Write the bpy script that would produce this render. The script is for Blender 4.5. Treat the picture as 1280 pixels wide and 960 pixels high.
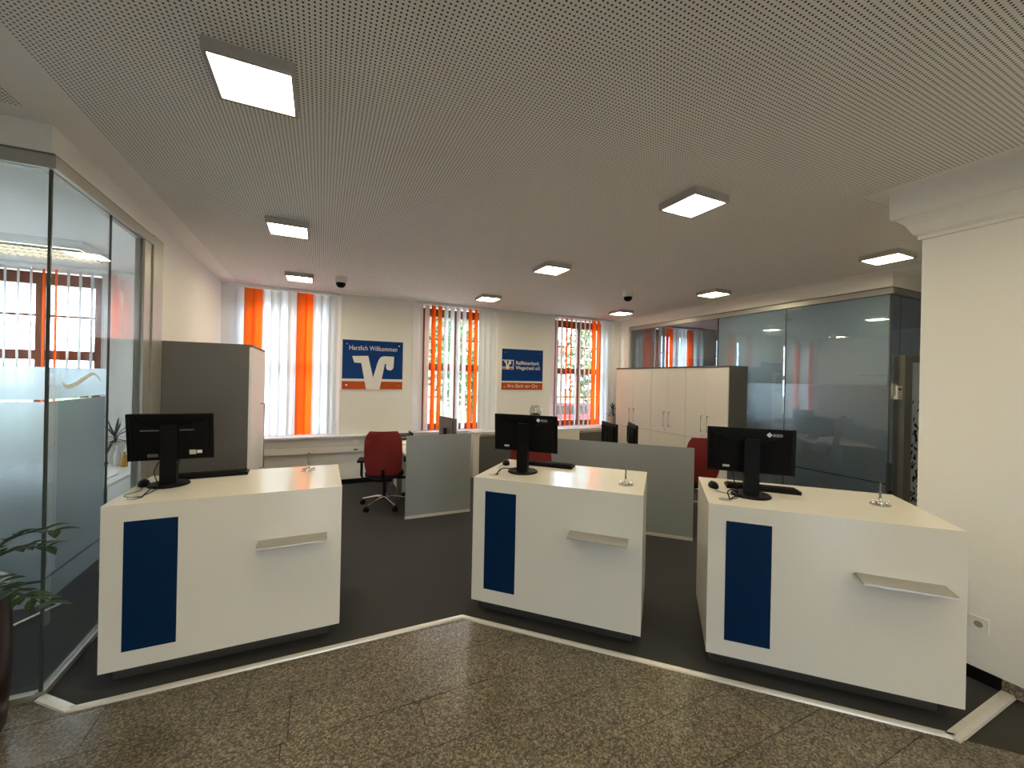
import bpy, bmesh, math, random
from mathutils import Vector, Matrix
random.seed(7)
PI = math.pi
scene = bpy.context.scene
C = scene.collection
for o in list(bpy.data.objects):
    bpy.data.objects.remove(o)

# ------------------------------------------------------------------ camera
FPX, YAW, PITCH, ROLL, CAMH, CY = 510.98, 24.948, -0.001, 1.174, 1.70, 473.67
def cam_matrix():
    y, p, r = math.radians(YAW), math.radians(PITCH), math.radians(ROLL)
    fwd = Vector((math.sin(y)*math.cos(p), math.cos(y)*math.cos(p), math.sin(p)))
    right = Vector((math.cos(y), -math.sin(y), 0)); up = right.cross(fwd)
    r2 = right*math.cos(r)+up*math.sin(r); u2 = up*math.cos(r)-right*math.sin(r)
    b = -fwd
    return Matrix(((r2.x, u2.x, b.x, 0), (r2.y, u2.y, b.y, 0), (r2.z, u2.z, b.z, CAMH), (0, 0, 0, 1)))
cd = bpy.data.cameras.new('camera'); cam = bpy.data.objects.new('camera', cd); C.objects.link(cam)
cd.sensor_width = 36; cd.lens = FPX/1280*36; cd.shift_y = (CY-480)/1280; cd.clip_start = .05; cd.clip_end = 400
cam.matrix_world = cam_matrix(); scene.camera = cam

# ------------------------------------------------------------------ light set-up
vs = scene.view_settings
vs.view_transform = 'Standard'; vs.look = 'None'; vs.gamma = 1; vs.exposure = 0.10
try: vs.use_curve_mapping = False
except Exception: pass
LAMP = 48.0          # radiance of the ceiling panels
LAMP_COL = (1.0, .86, .56)
SKY = 16.5
cy_ = scene.cycles; cy_.max_bounces = 14; cy_.diffuse_bounces = 6; cy_.glossy_bounces = 5; cy_.transparent_max_bounces = 32
w = bpy.data.worlds.new('sky'); scene.world = w; w.use_nodes = True
nt = w.node_tree; nt.nodes.clear()
out = nt.nodes.new('ShaderNodeOutputWorld'); bg = nt.nodes.new('ShaderNodeBackground'); bg.inputs[1].default_value = SKY
tc = nt.nodes.new('ShaderNodeTexCoord'); mp = nt.nodes.new('ShaderNodeMapping'); mp.inputs['Scale'].default_value = (1.6, 1.6, 4)
nz = nt.nodes.new('ShaderNodeTexNoise'); nz.inputs['Scale'].default_value = 1.4; nz.inputs['Detail'].default_value = 5
rp = nt.nodes.new('ShaderNodeValToRGB'); rp.color_ramp.elements[0].position = .38; rp.color_ramp.elements[0].color = (.42, .62, .86, 1)
rp.color_ramp.elements[1].position = .58; rp.color_ramp.elements[1].color = (.90, .94, .98, 1)
for a, b in ((tc.outputs['Generated'], mp.inputs[0]), (mp.outputs[0], nz.inputs['Vector']), (nz.outputs[0], rp.inputs[0]), (rp.outputs[0], bg.inputs[0]), (bg.outputs[0], out.inputs[0])):
    nt.links.new(a, b)

# ------------------------------------------------------------------ materials
MATS = {}
def mat(name, col, rough=.6, metal=0, noise=None, bump=0, spec=.5, emit=0, coat=0, nscale=(1, 1, 1)):
    if name in MATS: return MATS[name]
    m = bpy.data.materials.new(name); m.use_nodes = True; n = m.node_tree
    p = n.nodes['Principled BSDF']
    p.inputs['Base Color'].default_value = (*col, 1); p.inputs['Roughness'].default_value = rough; p.inputs['Metallic'].default_value = metal
    p.inputs['Specular IOR Level'].default_value = spec; p.inputs['Coat Weight'].default_value = coat
    if emit:
        p.inputs['Emission Color'].default_value = (*col, 1); p.inputs['Emission Strength'].default_value = emit
    sc_, amt = noise if noise else (40, .03)
    t = n.nodes.new('ShaderNodeTexCoord'); mpn = n.nodes.new('ShaderNodeMapping'); mpn.inputs['Scale'].default_value = nscale
    nz = n.nodes.new('ShaderNodeTexNoise'); nz.inputs['Scale'].default_value = sc_; nz.inputs['Detail'].default_value = 3
    cr = n.nodes.new('ShaderNodeValToRGB')
    cr.color_ramp.elements[0].position = .3; cr.color_ramp.elements[1].position = .7
    cr.color_ramp.elements[0].color = (*[max(0, c*(1-amt)) for c in col], 1); cr.color_ramp.elements[1].color = (*[min(1, c*(1+amt)) for c in col], 1)
    n.links.new(t.outputs['Object'], mpn.inputs[0]); n.links.new(mpn.outputs[0], nz.inputs['Vector']); n.links.new(nz.outputs[0], cr.inputs[0])
    n.links.new(cr.outputs[0], p.inputs['Base Color'])
    if bump:
        b = n.nodes.new('ShaderNodeBump'); b.inputs['Strength'].default_value = bump; b.inputs['Distance'].default_value = .002
        n.links.new(nz.outputs[0], b.inputs['Height']); n.links.new(b.outputs[0], p.inputs['Normal'])
    MATS[name] = m; return m

def shader_mat(name, build):
    m = bpy.data.materials.new(name); m.use_nodes = True; n = m.node_tree; n.nodes.clear()
    o = n.nodes.new('ShaderNodeOutputMaterial'); n.links.new(build(n), o.inputs[0]); MATS[name] = m; return m
def glass_build(tint, ior=1.5, boost=0.0):
    def f(n):
        tr = n.nodes.new('ShaderNodeBsdfTransparent'); tr.inputs[0].default_value = (*tint, 1)
        gl = n.nodes.new('ShaderNodeBsdfGlossy'); gl.inputs['Roughness'].default_value = 0.0
        ge = n.nodes.new('ShaderNodeNewGeometry'); dt = n.nodes.new('ShaderNodeVectorMath'); dt.operation = 'DOT_PRODUCT'
        n.links.new(ge.outputs['Incoming'], dt.inputs[0]); n.links.new(ge.outputs['Normal'], dt.inputs[1])
        ab = n.nodes.new('ShaderNodeMath'); ab.operation = 'ABSOLUTE'; n.links.new(dt.outputs['Value'], ab.inputs[0])
        om = n.nodes.new('ShaderNodeMath'); om.operation = 'SUBTRACT'; om.inputs[0].default_value = 1; n.links.new(ab.outputs[0], om.inputs[1])
        pw = n.nodes.new('ShaderNodeMath'); pw.operation = 'POWER'; pw.inputs[1].default_value = 5; n.links.new(om.outputs[0], pw.inputs[0])
        f0 = ((ior-1)/(ior+1))**2+boost
        ma = n.nodes.new('ShaderNodeMath'); ma.operation = 'MULTIPLY_ADD'; ma.use_clamp = True; ma.inputs[1].default_value = 1-f0; ma.inputs[2].default_value = f0
        n.links.new(pw.outputs[0], ma.inputs[0])
        mx = n.nodes.new('ShaderNodeMixShader'); n.links.new(ma.outputs[0], mx.inputs[0]); n.links.new(tr.outputs[0], mx.inputs[1]); n.links.new(gl.outputs[0], mx.inputs[2])
        return mx.outputs[0]
    return f
def cloth_build(col, trans):
    def f(n):
        d = n.nodes.new('ShaderNodeBsdfDiffuse'); t = n.nodes.new('ShaderNodeBsdfTranslucent')
        tcn = n.nodes.new('ShaderNodeTexCoord'); nz = n.nodes.new('ShaderNodeTexNoise'); nz.inputs['Scale'].default_value = 120
        cr = n.nodes.new('ShaderNodeValToRGB'); cr.color_ramp.elements[0].color = (*[c*.93 for c in col], 1); cr.color_ramp.elements[1].color = (*[min(1, c*1.05) for c in col], 1)
        n.links.new(tcn.outputs['Object'], nz.inputs['Vector']); n.links.new(nz.outputs[0], cr.inputs[0])
        n.links.new(cr.outputs[0], d.inputs[0]); n.links.new(cr.outputs[0], t.inputs[0])
        mx = n.nodes.new('ShaderNodeMixShader'); mx.inputs[0].default_value = trans
        n.links.new(d.outputs[0], mx.inputs[1]); n.links.new(t.outputs[0], mx.inputs[2]); return mx.outputs[0]
    return f
def film_build(col, clear, trans, gloss=.06):
    def f(n):
        d = n.nodes.new('ShaderNodeBsdfDiffuse'); d.inputs[0].default_value = (*col, 1)
        t = n.nodes.new('ShaderNodeBsdfTranslucent'); t.inputs[0].default_value = (*col, 1)
        tr = n.nodes.new('ShaderNodeBsdfTransparent'); tr.inputs[0].default_value = (*col, 1)
        gl = n.nodes.new('ShaderNodeBsdfGlossy'); gl.inputs['Roughness'].default_value = .12
        m1 = n.nodes.new('ShaderNodeMixShader'); m1.inputs[0].default_value = trans
        n.links.new(d.outputs[0], m1.inputs[1]); n.links.new(t.outputs[0], m1.inputs[2])
        m2 = n.nodes.new('ShaderNodeMixShader'); m2.inputs[0].default_value = clear
        n.links.new(m1.outputs[0], m2.inputs[1]); n.links.new(tr.outputs[0], m2.inputs[2])
        m3 = n.nodes.new('ShaderNodeMixShader'); m3.inputs[0].default_value = gloss
        n.links.new(m2.outputs[0], m3.inputs[1]); n.links.new(gl.outputs[0], m3.inputs[2]); return m3.outputs[0]
    return f

def blur_build(col, rough, diff, clear, gloss=.05):
    def f(n):
        rf = n.nodes.new('ShaderNodeBsdfRefraction'); rf.inputs[0].default_value = (*col, 1); rf.inputs['Roughness'].default_value = rough; rf.inputs['IOR'].default_value = 1.18
        d = n.nodes.new('ShaderNodeBsdfDiffuse'); d.inputs[0].default_value = (*col, 1)
        t = n.nodes.new('ShaderNodeBsdfTranslucent'); t.inputs[0].default_value = (*col, 1)
        tr = n.nodes.new('ShaderNodeBsdfTransparent'); tr.inputs[0].default_value = (*col, 1)
        gl = n.nodes.new('ShaderNodeBsdfGlossy'); gl.inputs['Roughness'].default_value = .1
        def mix(fac, a, b):
            m = n.nodes.new('ShaderNodeMixShader'); m.inputs[0].default_value = fac; n.links.new(a.outputs[0], m.inputs[1]); n.links.new(b.outputs[0], m.inputs[2]); return m
        return mix(gloss, mix(clear, mix(diff, rf, mix(.5, d, t)), tr), gl).outputs[0]
    return f
def granite_build(n):
    p = n.nodes.new('ShaderNodeBsdfPrincipled'); p.inputs['Roughness'].default_value = .28; p.inputs['Specular IOR Level'].default_value = .5
    t = n.nodes.new('ShaderNodeTexCoord'); g = n.nodes.new('ShaderNodeNewGeometry')
    v = n.nodes.new('ShaderNodeTexVoronoi'); v.inputs['Scale'].default_value = 125; v.inputs['Randomness'].default_value = 1
    n.links.new(g.outputs['Position'], v.inputs['Vector'])
    cr = n.nodes.new('ShaderNodeValToRGB'); e = cr.color_ramp.elements
    e[0].position = 0; e[0].color = (.045, .038, .028, 1); e[1].position = 1; e[1].color = (.34, .29, .205, 1)
    x = e.new(.35); x.color = (.11, .092, .066, 1); x = e.new(.7); x.color = (.20, .17, .12, 1)
    sx = n.nodes.new('ShaderNodeSeparateColor'); n.links.new(v.outputs['Color'], sx.inputs[0]); n.links.new(sx.outputs[0], cr.inputs[0])
    nz = n.nodes.new('ShaderNodeTexNoise'); nz.inputs['Scale'].default_value = 3.5; nz.inputs['Detail'].default_value = 6
    n.links.new(g.outputs['Position'], nz.inputs['Vector'])
    mr = n.nodes.new('ShaderNodeMapRange'); mr.inputs[3].default_value = .7; mr.inputs[4].default_value = 1.25; n.links.new(nz.outputs[0], mr.inputs[0])
    mx = n.nodes.new('ShaderNodeMix'); mx.data_type = 'RGBA'; mx.blend_type = 'MULTIPLY'; mx.inputs[0].default_value = 1
    n.links.new(cr.outputs[0], mx.inputs[6]); n.links.new(mr.outputs[0], mx.inputs[7]); n.links.new(mx.outputs[2], p.inputs['Base Color'])
    return p.outputs[0]
def perf_build(n):
    p = n.nodes.new('ShaderNodeBsdfPrincipled'); p.inputs['Roughness'].default_value = .85
    g = n.nodes.new('ShaderNodeNewGeometry')
    vm = n.nodes.new('ShaderNodeVectorMath'); vm.operation = 'SCALE'; vm.inputs[3].default_value = 1/.0182; n.links.new(g.outputs['Position'], vm.inputs[0])
    fr = n.nodes.new('ShaderNodeVectorMath'); fr.operation = 'FRACTION'; n.links.new(vm.outputs[0], fr.inputs[0])
    sb = n.nodes.new('ShaderNodeVectorMath'); sb.operation = 'SUBTRACT'; sb.inputs[1].default_value = (.5, .5, 0); n.links.new(fr.outputs[0], sb.inputs[0])
    ml = n.nodes.new('ShaderNodeVectorMath'); ml.operation = 'MULTIPLY'; ml.inputs[1].default_value = (1, 1, 0); n.links.new(sb.outputs[0], ml.inputs[0])
    ln = n.nodes.new('ShaderNodeVectorMath'); ln.operation = 'LENGTH'; n.links.new(ml.outputs[0], ln.inputs[0])
    mr = n.nodes.new('ShaderNodeMapRange'); mr.inputs[1].default_value = .205; mr.inputs[2].default_value = .235; n.links.new(ln.outputs['Value'], mr.inputs[0])
    mx = n.nodes.new('ShaderNodeMix'); mx.data_type = 'RGBA'; mx.inputs[6].default_value = (.010, .009, .007, 1); mx.inputs[7].default_value = (.88, .87, .85, 1)
    n.links.new(mr.outputs[0], mx.inputs[0]); n.links.new(mx.outputs[2], p.inputs['Base Color'])
    return p.outputs[0]
def lamp_build(col, s):
    def f(n):
        e = n.nodes.new('ShaderNodeEmission'); e.inputs[0].default_value = (*col, 1); e.inputs[1].default_value = s; return e.outputs[0]
    return f

M_WALL = mat('wall_paint', (.84, .825, .79), .8, noise=(180, .02), bump=.15)
M_CEIL = mat('ceiling_paint', (.88, .87, .85), .9, noise=(150, .015))
M_PERF = shader_mat('perforated_plaster', perf_build)
M_CARPET = mat('carpet', (.056, .057, .060), .95, noise=(900, .35), bump=.5, spec=.1)
M_GRANITE = shader_mat('granite', granite_build)
M_JOINT = mat('grout', (.05, .045, .035), .9)
M_KERB = mat('kerb_metal', (.80, .77, .70), .35, .35)
M_COUNTER = mat('counter_laminate', (.80, .765, .685), .17, noise=(60, .01), spec=.45)
M_BLUE = mat('blue_panel', (.002, .020, .070), .4, spec=.12)
M_PLINTH = mat('plinth_dark', (.10, .09, .08), .35, .4)
M_STEEL = mat('brushed_steel', (.50, .48, .44), .5, .8, noise=(120, .08), nscale=(1, 1, 12))
M_HANDLE = mat('handle_metal', (.26, .25, .23), .4, .7)
M_CHROME = mat('chrome', (.8, .8, .8), .15, 1)
M_BLACK = mat('black_plastic', (.004, .004, .0045), .5, spec=.14)
M_BLACKM = mat('black_matte', (.005, .005, .0055), .75, spec=.1)
M_SCREEN = mat('dark_display', (.006, .007, .009), .2, spec=.3)
M_GREYCAB = mat('grey_cabinet', (.115, .110, .105), .5, noise=(70, .03))
M_WHITECAB = mat('white_cabinet', (.80, .775, .73), .4, noise=(70, .01))
M_ALU = mat('aluminium_profile', (.42, .41, .385), .4, .5)
M_ALUD = mat('aluminium_dark', (.20, .19, .165), .45, .5)
M_GLASS = shader_mat('clear_glass', glass_build((.90, .93, .92)))
M_GLASSR = shader_mat('office_glass', glass_build((.80, .85, .87), 1.6, .02))
M_PANE = shader_mat('window_glass', glass_build((.97, .98, .98)))
M_EDGE = mat('glass_edge', (.045, .06, .055), .25)
M_FILM = shader_mat('frosted_film', blur_build((.58, .655, .715), .80, .50, .05))
M_FILMR = shader_mat('frosted_film_dark', blur_build((.88, .95, 1.0), .6, .48, .12))
M_FILML = shader_mat('light_film', film_build((.86, .93, 1.0), .42, .35, .05))
M_SCRGLASS = shader_mat('satin_screen_glass', film_build((.44, .47, .49), .06, .35, .07))
M_PRINT = mat('film_print', (.75, .78, .72), .3)
M_BW = shader_mat('blind_white', cloth_build((.84, .85, .86), .045))
M_BO = shader_mat('blind_orange', cloth_build((.95, .27, .05), .10))
M_RAIL = mat('blind_rail', (.8, .8, .8), .5)
M_WOOD = mat('window_wood', (.20, .055, .022), .5, noise=(18, .25), nscale=(6, 6, 1))
M_SILL = mat('window_sill', (.78, .78, .80), .25)
M_DUCT = mat('cable_duct', (.72, .70, .67), .5)
M_GREYWALL = mat('lower_wall', (.40, .40, .40), .7)
M_RED = mat('red_mesh_fabric', (.20, .013, .011), .8, noise=(300, .2), bump=.3)
M_SEAT = mat('black_fabric', (.012, .012, .013), .9, noise=(300, .2), bump=.3)
M_LAMPF = mat('lamp_frame', (.45, .44, .42), .45, .3)
M_LAMP = shader_mat('lamp_diffuser', lamp_build(LAMP_COL, LAMP))
M_LAMP2 = shader_mat('louvre_tube', lamp_build((1, .90, .68), 6.0))
M_WHITE = mat('white_plastic', (.82, .81, .79), .4)
M_PBLUE = mat('sign_blue', (.003, .040, .19), .35, spec=.15)
M_PORANGE = mat('sign_orange', (.50, .075, .008), .4, spec=.2)
M_PWHITE = mat('sign_white', (.80, .79, .76), .4)
M_LEAF = mat('leaf_green', (.035, .075, .025), .4, noise=(30, .4))
M_LEAFD = mat('leaf_dark', (.045, .06, .045), .5, noise=(30, .4))
M_STEM = mat('stem_green', (.05, .08, .03), .6)
M_SOIL = mat('soil', (.03, .022, .016), .95, bump=.5)
M_POTW = mat('pot_white', (.62, .58, .52), .4)
M_POTB = mat('pot_brown', (.032, .012, .009), .25, noise=(8, .3))
M_RIM = mat('pot_rim', (.35, .36, .36), .4)
M_AMBER = mat('amber_bottle', (.45, .22, .03), .15)
M_BOTTLE = mat('pale_bottle', (.62, .62, .6), .15)
M_PAPER = mat('paper', (.85, .84, .80), .7)
M_CLEARP = shader_mat('acrylic', glass_build((.93, .94, .94), 1.7, .08))
M_LABEL = mat('label_sticker', (.62, .60, .50), .6)
M_GRASS = mat('lawn', (.05, .10, .02), .9, noise=(2, .4))
M_TREE = mat('tree_leaves', (.045, .105, .02), .6, noise=(4, .5))
M_BARK = mat('bark', (.08, .05, .03), .9)
M_HOUSE = mat('house_plaster', (.40, .37, .32), .85)
M_ROOF = mat('roof_tile', (.14, .035, .02), .8, noise=(20, .2))
M_ASPH = mat('street_asphalt', (.30, .30, .30), .9)
M_CARRED = mat('red_lacquer', (.28, .012, .015), .2)
M_TYRE = mat('tyre', (.02, .02, .02), .8)

# ------------------------------------------------------------------ mesh helpers
def box(bm, x0, x1, y0, y1, z0, z1, T=None):
    vs_ = [bm.verts.new(Vector(p) if T is None else T @ Vector(p)) for p in
           ((x0, y0, z0), (x1, y0, z0), (x1, y1, z0), (x0, y1, z0), (x0, y0, z1), (x1, y0, z1), (x1, y1, z1), (x0, y1, z1))]
    for f in ((0, 3, 2, 1), (4, 5, 6, 7), (0, 1, 5, 4), (1, 2, 6, 5), (2, 3, 7, 6), (3, 0, 4, 7)):
        bm.faces.new([vs_[i] for i in f])
def prism(bm, poly, a, b, axis='z'):
    """extrude a 2-D polygon between a and b along axis (x: (y,z), y: (x,z), z: (x,y))"""
    def P(u, v, t): return {'z': (u, v, t), 'y': (u, t, v), 'x': (t, u, v)}[axis]
    lo = [bm.verts.new(P(u, v, a)) for u, v in poly]; hi = [bm.verts.new(P(u, v, b)) for u, v in poly]
    n = len(poly)
    bm.faces.new(lo[::-1]); bm.faces.new(hi)
    for i in range(n): bm.faces.new((lo[i], lo[(i+1) % n], hi[(i+1) % n], hi[i]))
def frame(d):
    d = d.normalized(); u = d.cross(Vector((0, 0, 1)))
    if u.length < 1e-3: u = d.cross(Vector((1, 0, 0)))
    u.normalize(); return u, d.cross(u)
def tube(bm, pts, r, n=8, r2=None):
    pts = [Vector(p) for p in pts]; rings = []; k = len(pts)
    for i, p in enumerate(pts):
        d = (pts[min(i+1, k-1)]-pts[max(i-1, 0)]); u, v = frame(d)
        rr = r if r2 is None else r+(r2-r)*i/(k-1)
        rings.append([bm.verts.new(p+(u*math.cos(2*PI*j/n)+v*math.sin(2*PI*j/n))*rr) for j in range(n)])
    for a, b in zip(rings, rings[1:]):
        for j in range(n): bm.faces.new((a[j], a[(j+1) % n], b[(j+1) % n], b[j]))
    bm.faces.new(rings[0][::-1]); bm.faces.new(rings[-1])
def lathe(bm, prof, n=24, c=(0, 0, 0), sx=1, sy=1):
    rings = []
    for r, z in prof:
        rings.append([bm.verts.new((c[0]+max(r, 1e-4)*sx*math.cos(2*PI*j/n), c[1]+max(r, 1e-4)*sy*math.sin(2*PI*j/n), c[2]+z)) for j in range(n)])
    for a, b in zip(rings, rings[1:]):
        for j in range(n): bm.faces.new((a[j], a[(j+1) % n], b[(j+1) % n], b[j]))
    bm.faces.new(rings[0][::-1]); bm.faces.new(rings[-1])
def NB(): return bmesh.new()
def obj(name, bm, m, parent=None, smooth=False, bevel=0, seg=2):
    if bevel:
        es = [e for e in bm.edges if len(e.link_faces) == 2 and e.calc_face_angle(0) > .5]
        bmesh.ops.bevel(bm, geom=es, offset=bevel, segments=seg, affect='EDGES', clamp_overlap=True)
    bmesh.ops.recalc_face_normals(bm, faces=bm.faces)
    me = bpy.data.meshes.new(name); bm.to_mesh(me); bm.free(); me.materials.append(m)
    if smooth:
        for p in me.polygons: p.use_smooth = True
        try: me.set_sharp_from_angle(angle=math.radians(40))
        except Exception: pass
    o = bpy.data.objects.new(name, me); C.objects.link(o)
    if parent: o.parent = parent
    return o
def bx(name, x0, x1, y0, y1, z0, z1, m, parent=None, bevel=0, T=None):
    bm = NB(); box(bm, x0, x1, y0, y1, z0, z1, T); return obj(name, bm, m, parent, bevel=bevel, seg=1 if bevel and bevel < .004 else 2)
def flat(name, pts, m, parent=None):
    bm = NB(); bm.faces.new([bm.verts.new(p) for p in pts]); return obj(name, bm, m, parent)
def thing(name, label, cat, loc=(0, 0, 0), rz=0, group=None):
    o = bpy.data.objects.new(name, None); C.objects.link(o); o.location = loc; o.rotation_euler = (0, 0, rz); o.empty_display_size = .1
    return tag(o, label, cat, group)
def tag(o, label, cat, group=None):
    o['label'] = label; o['category'] = cat
    if group: o['group'] = group
    return o
def struct(o, label=None):
    o['kind'] = 'structure'
    if label: o['label'] = label
    return o
def sempty(name, label, loc=(0, 0, 0)):
    o = bpy.data.objects.new(name, None); C.objects.link(o); o.location = loc; o.empty_display_size = .1; return struct(o, label)
def dup(root, loc, rz, label, group=None):
    r = root.copy(); C.objects.link(r); r.location = loc; r.rotation_euler = (0, 0, rz); r['label'] = label
    if group: r['group'] = group
    for ch in list(root.children):
        c = ch.copy(); C.objects.link(c); c.parent = r
        for g in ch.children:
            d = g.copy(); C.objects.link(d); d.parent = c
    return r
def text_bm(body, size, fn, shear=0, align='LEFT', xs=1, bold=0):
    cu = bpy.data.curves.new('t', 'FONT'); cu.body = body; cu.size = size; cu.shear = shear; cu.align_x = align; cu.offset = bold; cu.resolution_u = 3
    o = bpy.data.objects.new('t', cu); C.objects.link(o)
    dg = bpy.context.evaluated_depsgraph_get(); me = bpy.data.meshes.new_from_object(o.evaluated_get(dg))
    bm = NB(); bm.from_mesh(me); bpy.data.objects.remove(o); bpy.data.curves.remove(cu); bpy.data.meshes.remove(me)
    for v in bm.verts: v.co = Vector(fn(v.co.x*xs, v.co.y))
    return bm

# ------------------------------------------------------------------ dimensions
ZC, YB = 2.97, 6.90
XL, YG = -1.292, 2.94        # glass corner of the left office
XR = 3.50; YR = 1.284        # right pier
XG = 5.75; YD = 2.36         # glass wall of the right office
WC = [-3.17+2.655*i for i in range(6)]      # window centres
KERB = [(-1.292, 2.93), (-1.107, 2.766), (.935, 2.766), (2.818, .882), (3.5, .882)]

# ------------------------------------------------------------------ floors
struct(flat('floor', [(-5, -.0, -.012), (11.5, 0, -.012), (11.5, 7.2, -.012), (-5, 7.2, -.012)], M_JOINT), 'dark screed under the floor coverings')
# carpet polygon on the office side of the kerb
cp = [(-5, 2.95), (-1.30, 2.95)]+[(x, y+.004) for x, y in KERB[:4]]+[(3.5, .886), (11.5, .886), (11.5, 7.0), (-5, 7.0)]
bm = NB(); prism(bm, cp, -.011, 0); struct(obj('floor_carpet', bm, M_CARPET), 'dark grey carpet of the office area')
hall = sempty('floor_hall', 'speckled granite floor of the entrance hall')
def clip(poly, a, b, c):           # keep a*x+b*y<=c
    outp = []
    for i, p in enumerate(poly):
        q = poly[(i+1) % len(poly)]; fp = a*p[0]+b*p[1]-c; fq = a*q[0]+b*q[1]-c
        if fp <= 0: outp.append(p)
        if (fp < 0 < fq) or (fq < 0 < fp):
            t = fp/(fp-fq); outp.append((p[0]+(q[0]-p[0])*t, p[1]+(q[1]-p[1])*t))
    return outp
g = .0016; CH = .2965
rows = 9; y_top = 2.435+2*CH
starts = {0: (.30,), 1: (.30,), 2: (.848, -.115), 3: (.49,), 4: (.77, .13), 5: (.45,), 6: (.80,), 7: (.2,), 8: (.6,)}
def tile(poly):
    poly = clip(poly, 0, 1, 2.764) if max(p[0] for p in poly) < XL-.0 or True else poly
    for a, b, c in ((1, 1, 3.699), (1, 0, 3.499)):
        if poly: poly = clip(poly, a, b, c)
    if poly: poly = [p for p in poly]
    # corner chamfer by the glass
    if poly: poly = clip(poly, -1, -1e9, 1e12) or poly
    area = abs(sum(poly[i][0]*poly[(i+1) % len(poly)][1]-poly[(i+1) % len(poly)][0]*poly[i][1] for i in range(len(poly))))/2 if len(poly) > 2 else 0
    if area < 2e-4: return
    bm = NB(); prism(bm, poly, -.010, -.0005+random.uniform(-.0004, .0004)); obj('tile', bm, M_GRANITE, hall)
for r in range(rows):
    y1 = y_top-r*CH; y0 = y1-CH
    if y0 > 2.77: continue
    cuts = [1.146]
    x = sorted(starts.get(r, (.5,)))
    L = sorted(x)
    xs_ = [1.146]+L[::-1]; cur = L[0]
    while cur > -2.6: cur -= .63; xs_.append(cur)
    xs_ = sorted(xs_); cur = 1.146+(.32 if r % 2 else .58)
    right = []
    while cur < 3.5: right.append(cur); cur += .63
    xs_ = xs_+right+[3.5]
    for a, b in zip(xs_, xs_[1:]):
        if b-a < .01: continue
        tile([(a+g, y0+g), (b-g, y0+g), (b-g, y1-g), (a+g, y1-g)])
# remaining hall floor behind/around the single tiles
y_low = y_top-rows*CH
bm = NB(); prism(bm, [(-4.5, -3.6), (3.5, -3.6), (3.5, y_low-g), (-4.5, y_low-g)], -.010, -.0005); obj('far_tiles', bm, M_GRANITE, hall)
bm = NB(); prism(bm, [(-4.5, y_low), (-2.4, y_low), (-2.4, 2.93), (-4.5, 2.93)], -.0101, -.0008); obj('far_tiles', bm, M_GRANITE, hall)
bm = NB(); prism(bm, [(-2.4, 2.765), (-1.113, 2.765), (-1.29, 2.93), (-2.4, 2.93)], -.0101, -.0007); obj('far_tiles', bm, M_GRANITE, hall)
# kerb strip (three faces: low ramp profile)
def strip(name, p, q, wd, label, side=1, h=.012):
    p = Vector((*p, 0)); q = Vector((*q, 0)); d = (q-p).normalized(); nrm = Vector((-d.y, d.x, 0))*side
    bm = NB(); a = []
    for e in (p, q):
        a.append([bm.verts.new(e+nrm*o_+Vector((0, 0, z))) for o_, z in ((-wd*.5, -.004), (-wd*.42, h*.7), (-wd*.05, h), (wd*.42, h), (wd*.5, -.004))])
    for j in range(5): bm.faces.new((a[0][j], a[0][(j+1) % 5], a[1][(j+1) % 5], a[1][j]))
    bm.faces.new(a[0]); bm.faces.new(a[1][::-1])
    return struct(obj(name, bm, M_KERB), label)
strip('trim_1', (-1.285, 2.925), (-1.105, 2.764), .05, 'short pale metal carpet edge by the left glass corner')
strip('trim_2', (-1.112, 2.766), (.938, 2.766), .034, 'pale metal carpet edge strip in front of the left counter')
strip('trim_3', (.932, 2.768), (2.823, .877), .034, 'pale metal carpet edge strip in front of the middle and right counters')
strip('trim_4', (2.80, .882), (3.499, .882), .06, 'short pale metal carpet edge running to the right wall')

# ------------------------------------------------------------------ ceiling
struct(flat('ceiling', [(-5, -3.6, ZC), (-5, 7.2, ZC), (11.5, 7.2, ZC), (11.5, -3.6, ZC)], M_CEIL), 'white plaster ceiling with perforated fields')
ceil = bpy.data.objects['ceiling']
bm = NB(); prism(bm, [(-1.097, -3.4), (3.27, -3.4), (3.27, 1.51), (5.55, 1.51), (5.55, 6.78), (-1.097, 6.78)], ZC-.002, ZC-.0002); obj('perforated_panel', bm, M_PERF, ceil)
bm = NB(); prism(bm, [(-4.4, -3.4), (-1.33, -3.4), (-1.33, 2.80), (-4.4, 2.80)], ZC-.002, ZC-.0002); obj('perforated_panel', bm, M_PERF, ceil)

# ------------------------------------------------------------------ walls
def wall_back():
    bm = NB(); xs_ = [-5.0]
    y0, y1 = YB, YB+.5
    zs, zt = .76, 2.93
    for c in WC:
        a = xs_[-1]
        box(bm, a, c-.77, y0, y1, 0, ZC+.02)
        box(bm, c-.77, c+.77, y0, y1, 0, zs); box(bm, c-.77, c+.77, y0, y1, zt, ZC+.02)
        for s in (-1, 1):    # splayed reveals
            prism(bm, [(c+s*.77, y0), (c+s*.57, y0+.17), (c+s*.57, y1), (c+s*.77, y1)], zs, zt)
        xs_.append(c+.77)
    box(bm, xs_[-1], 11.5, y0, y1, 0, ZC+.02)
    struct(obj('wall_back', bm, M_WALL), 'white wall with the windows')
wall_back()
struct(bx('baseboard_back', -1.25, 5.7, YB-.012, YB, 0, .075, M_BLACKM), 'black baseboard along the window wall')
bm = NB(); box(bm, XL-.12, XL, 4.49, YB, 0, ZC); struct(obj('wall_left', bm, M_WALL), 'white wall beside the tall grey cabinet')
bm = NB(); box(bm, -5.4, -5.0, 2.9, 4.3, 0, ZC); box(bm, -5.4, -5.0, 5.5, YB+.5, 0, ZC); box(bm, -5.4, -5.0, 4.3, 5.5, 0, .77); box(bm, -5.4, -5.0, 4.3, 5.5, 2.9, ZC)
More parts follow.
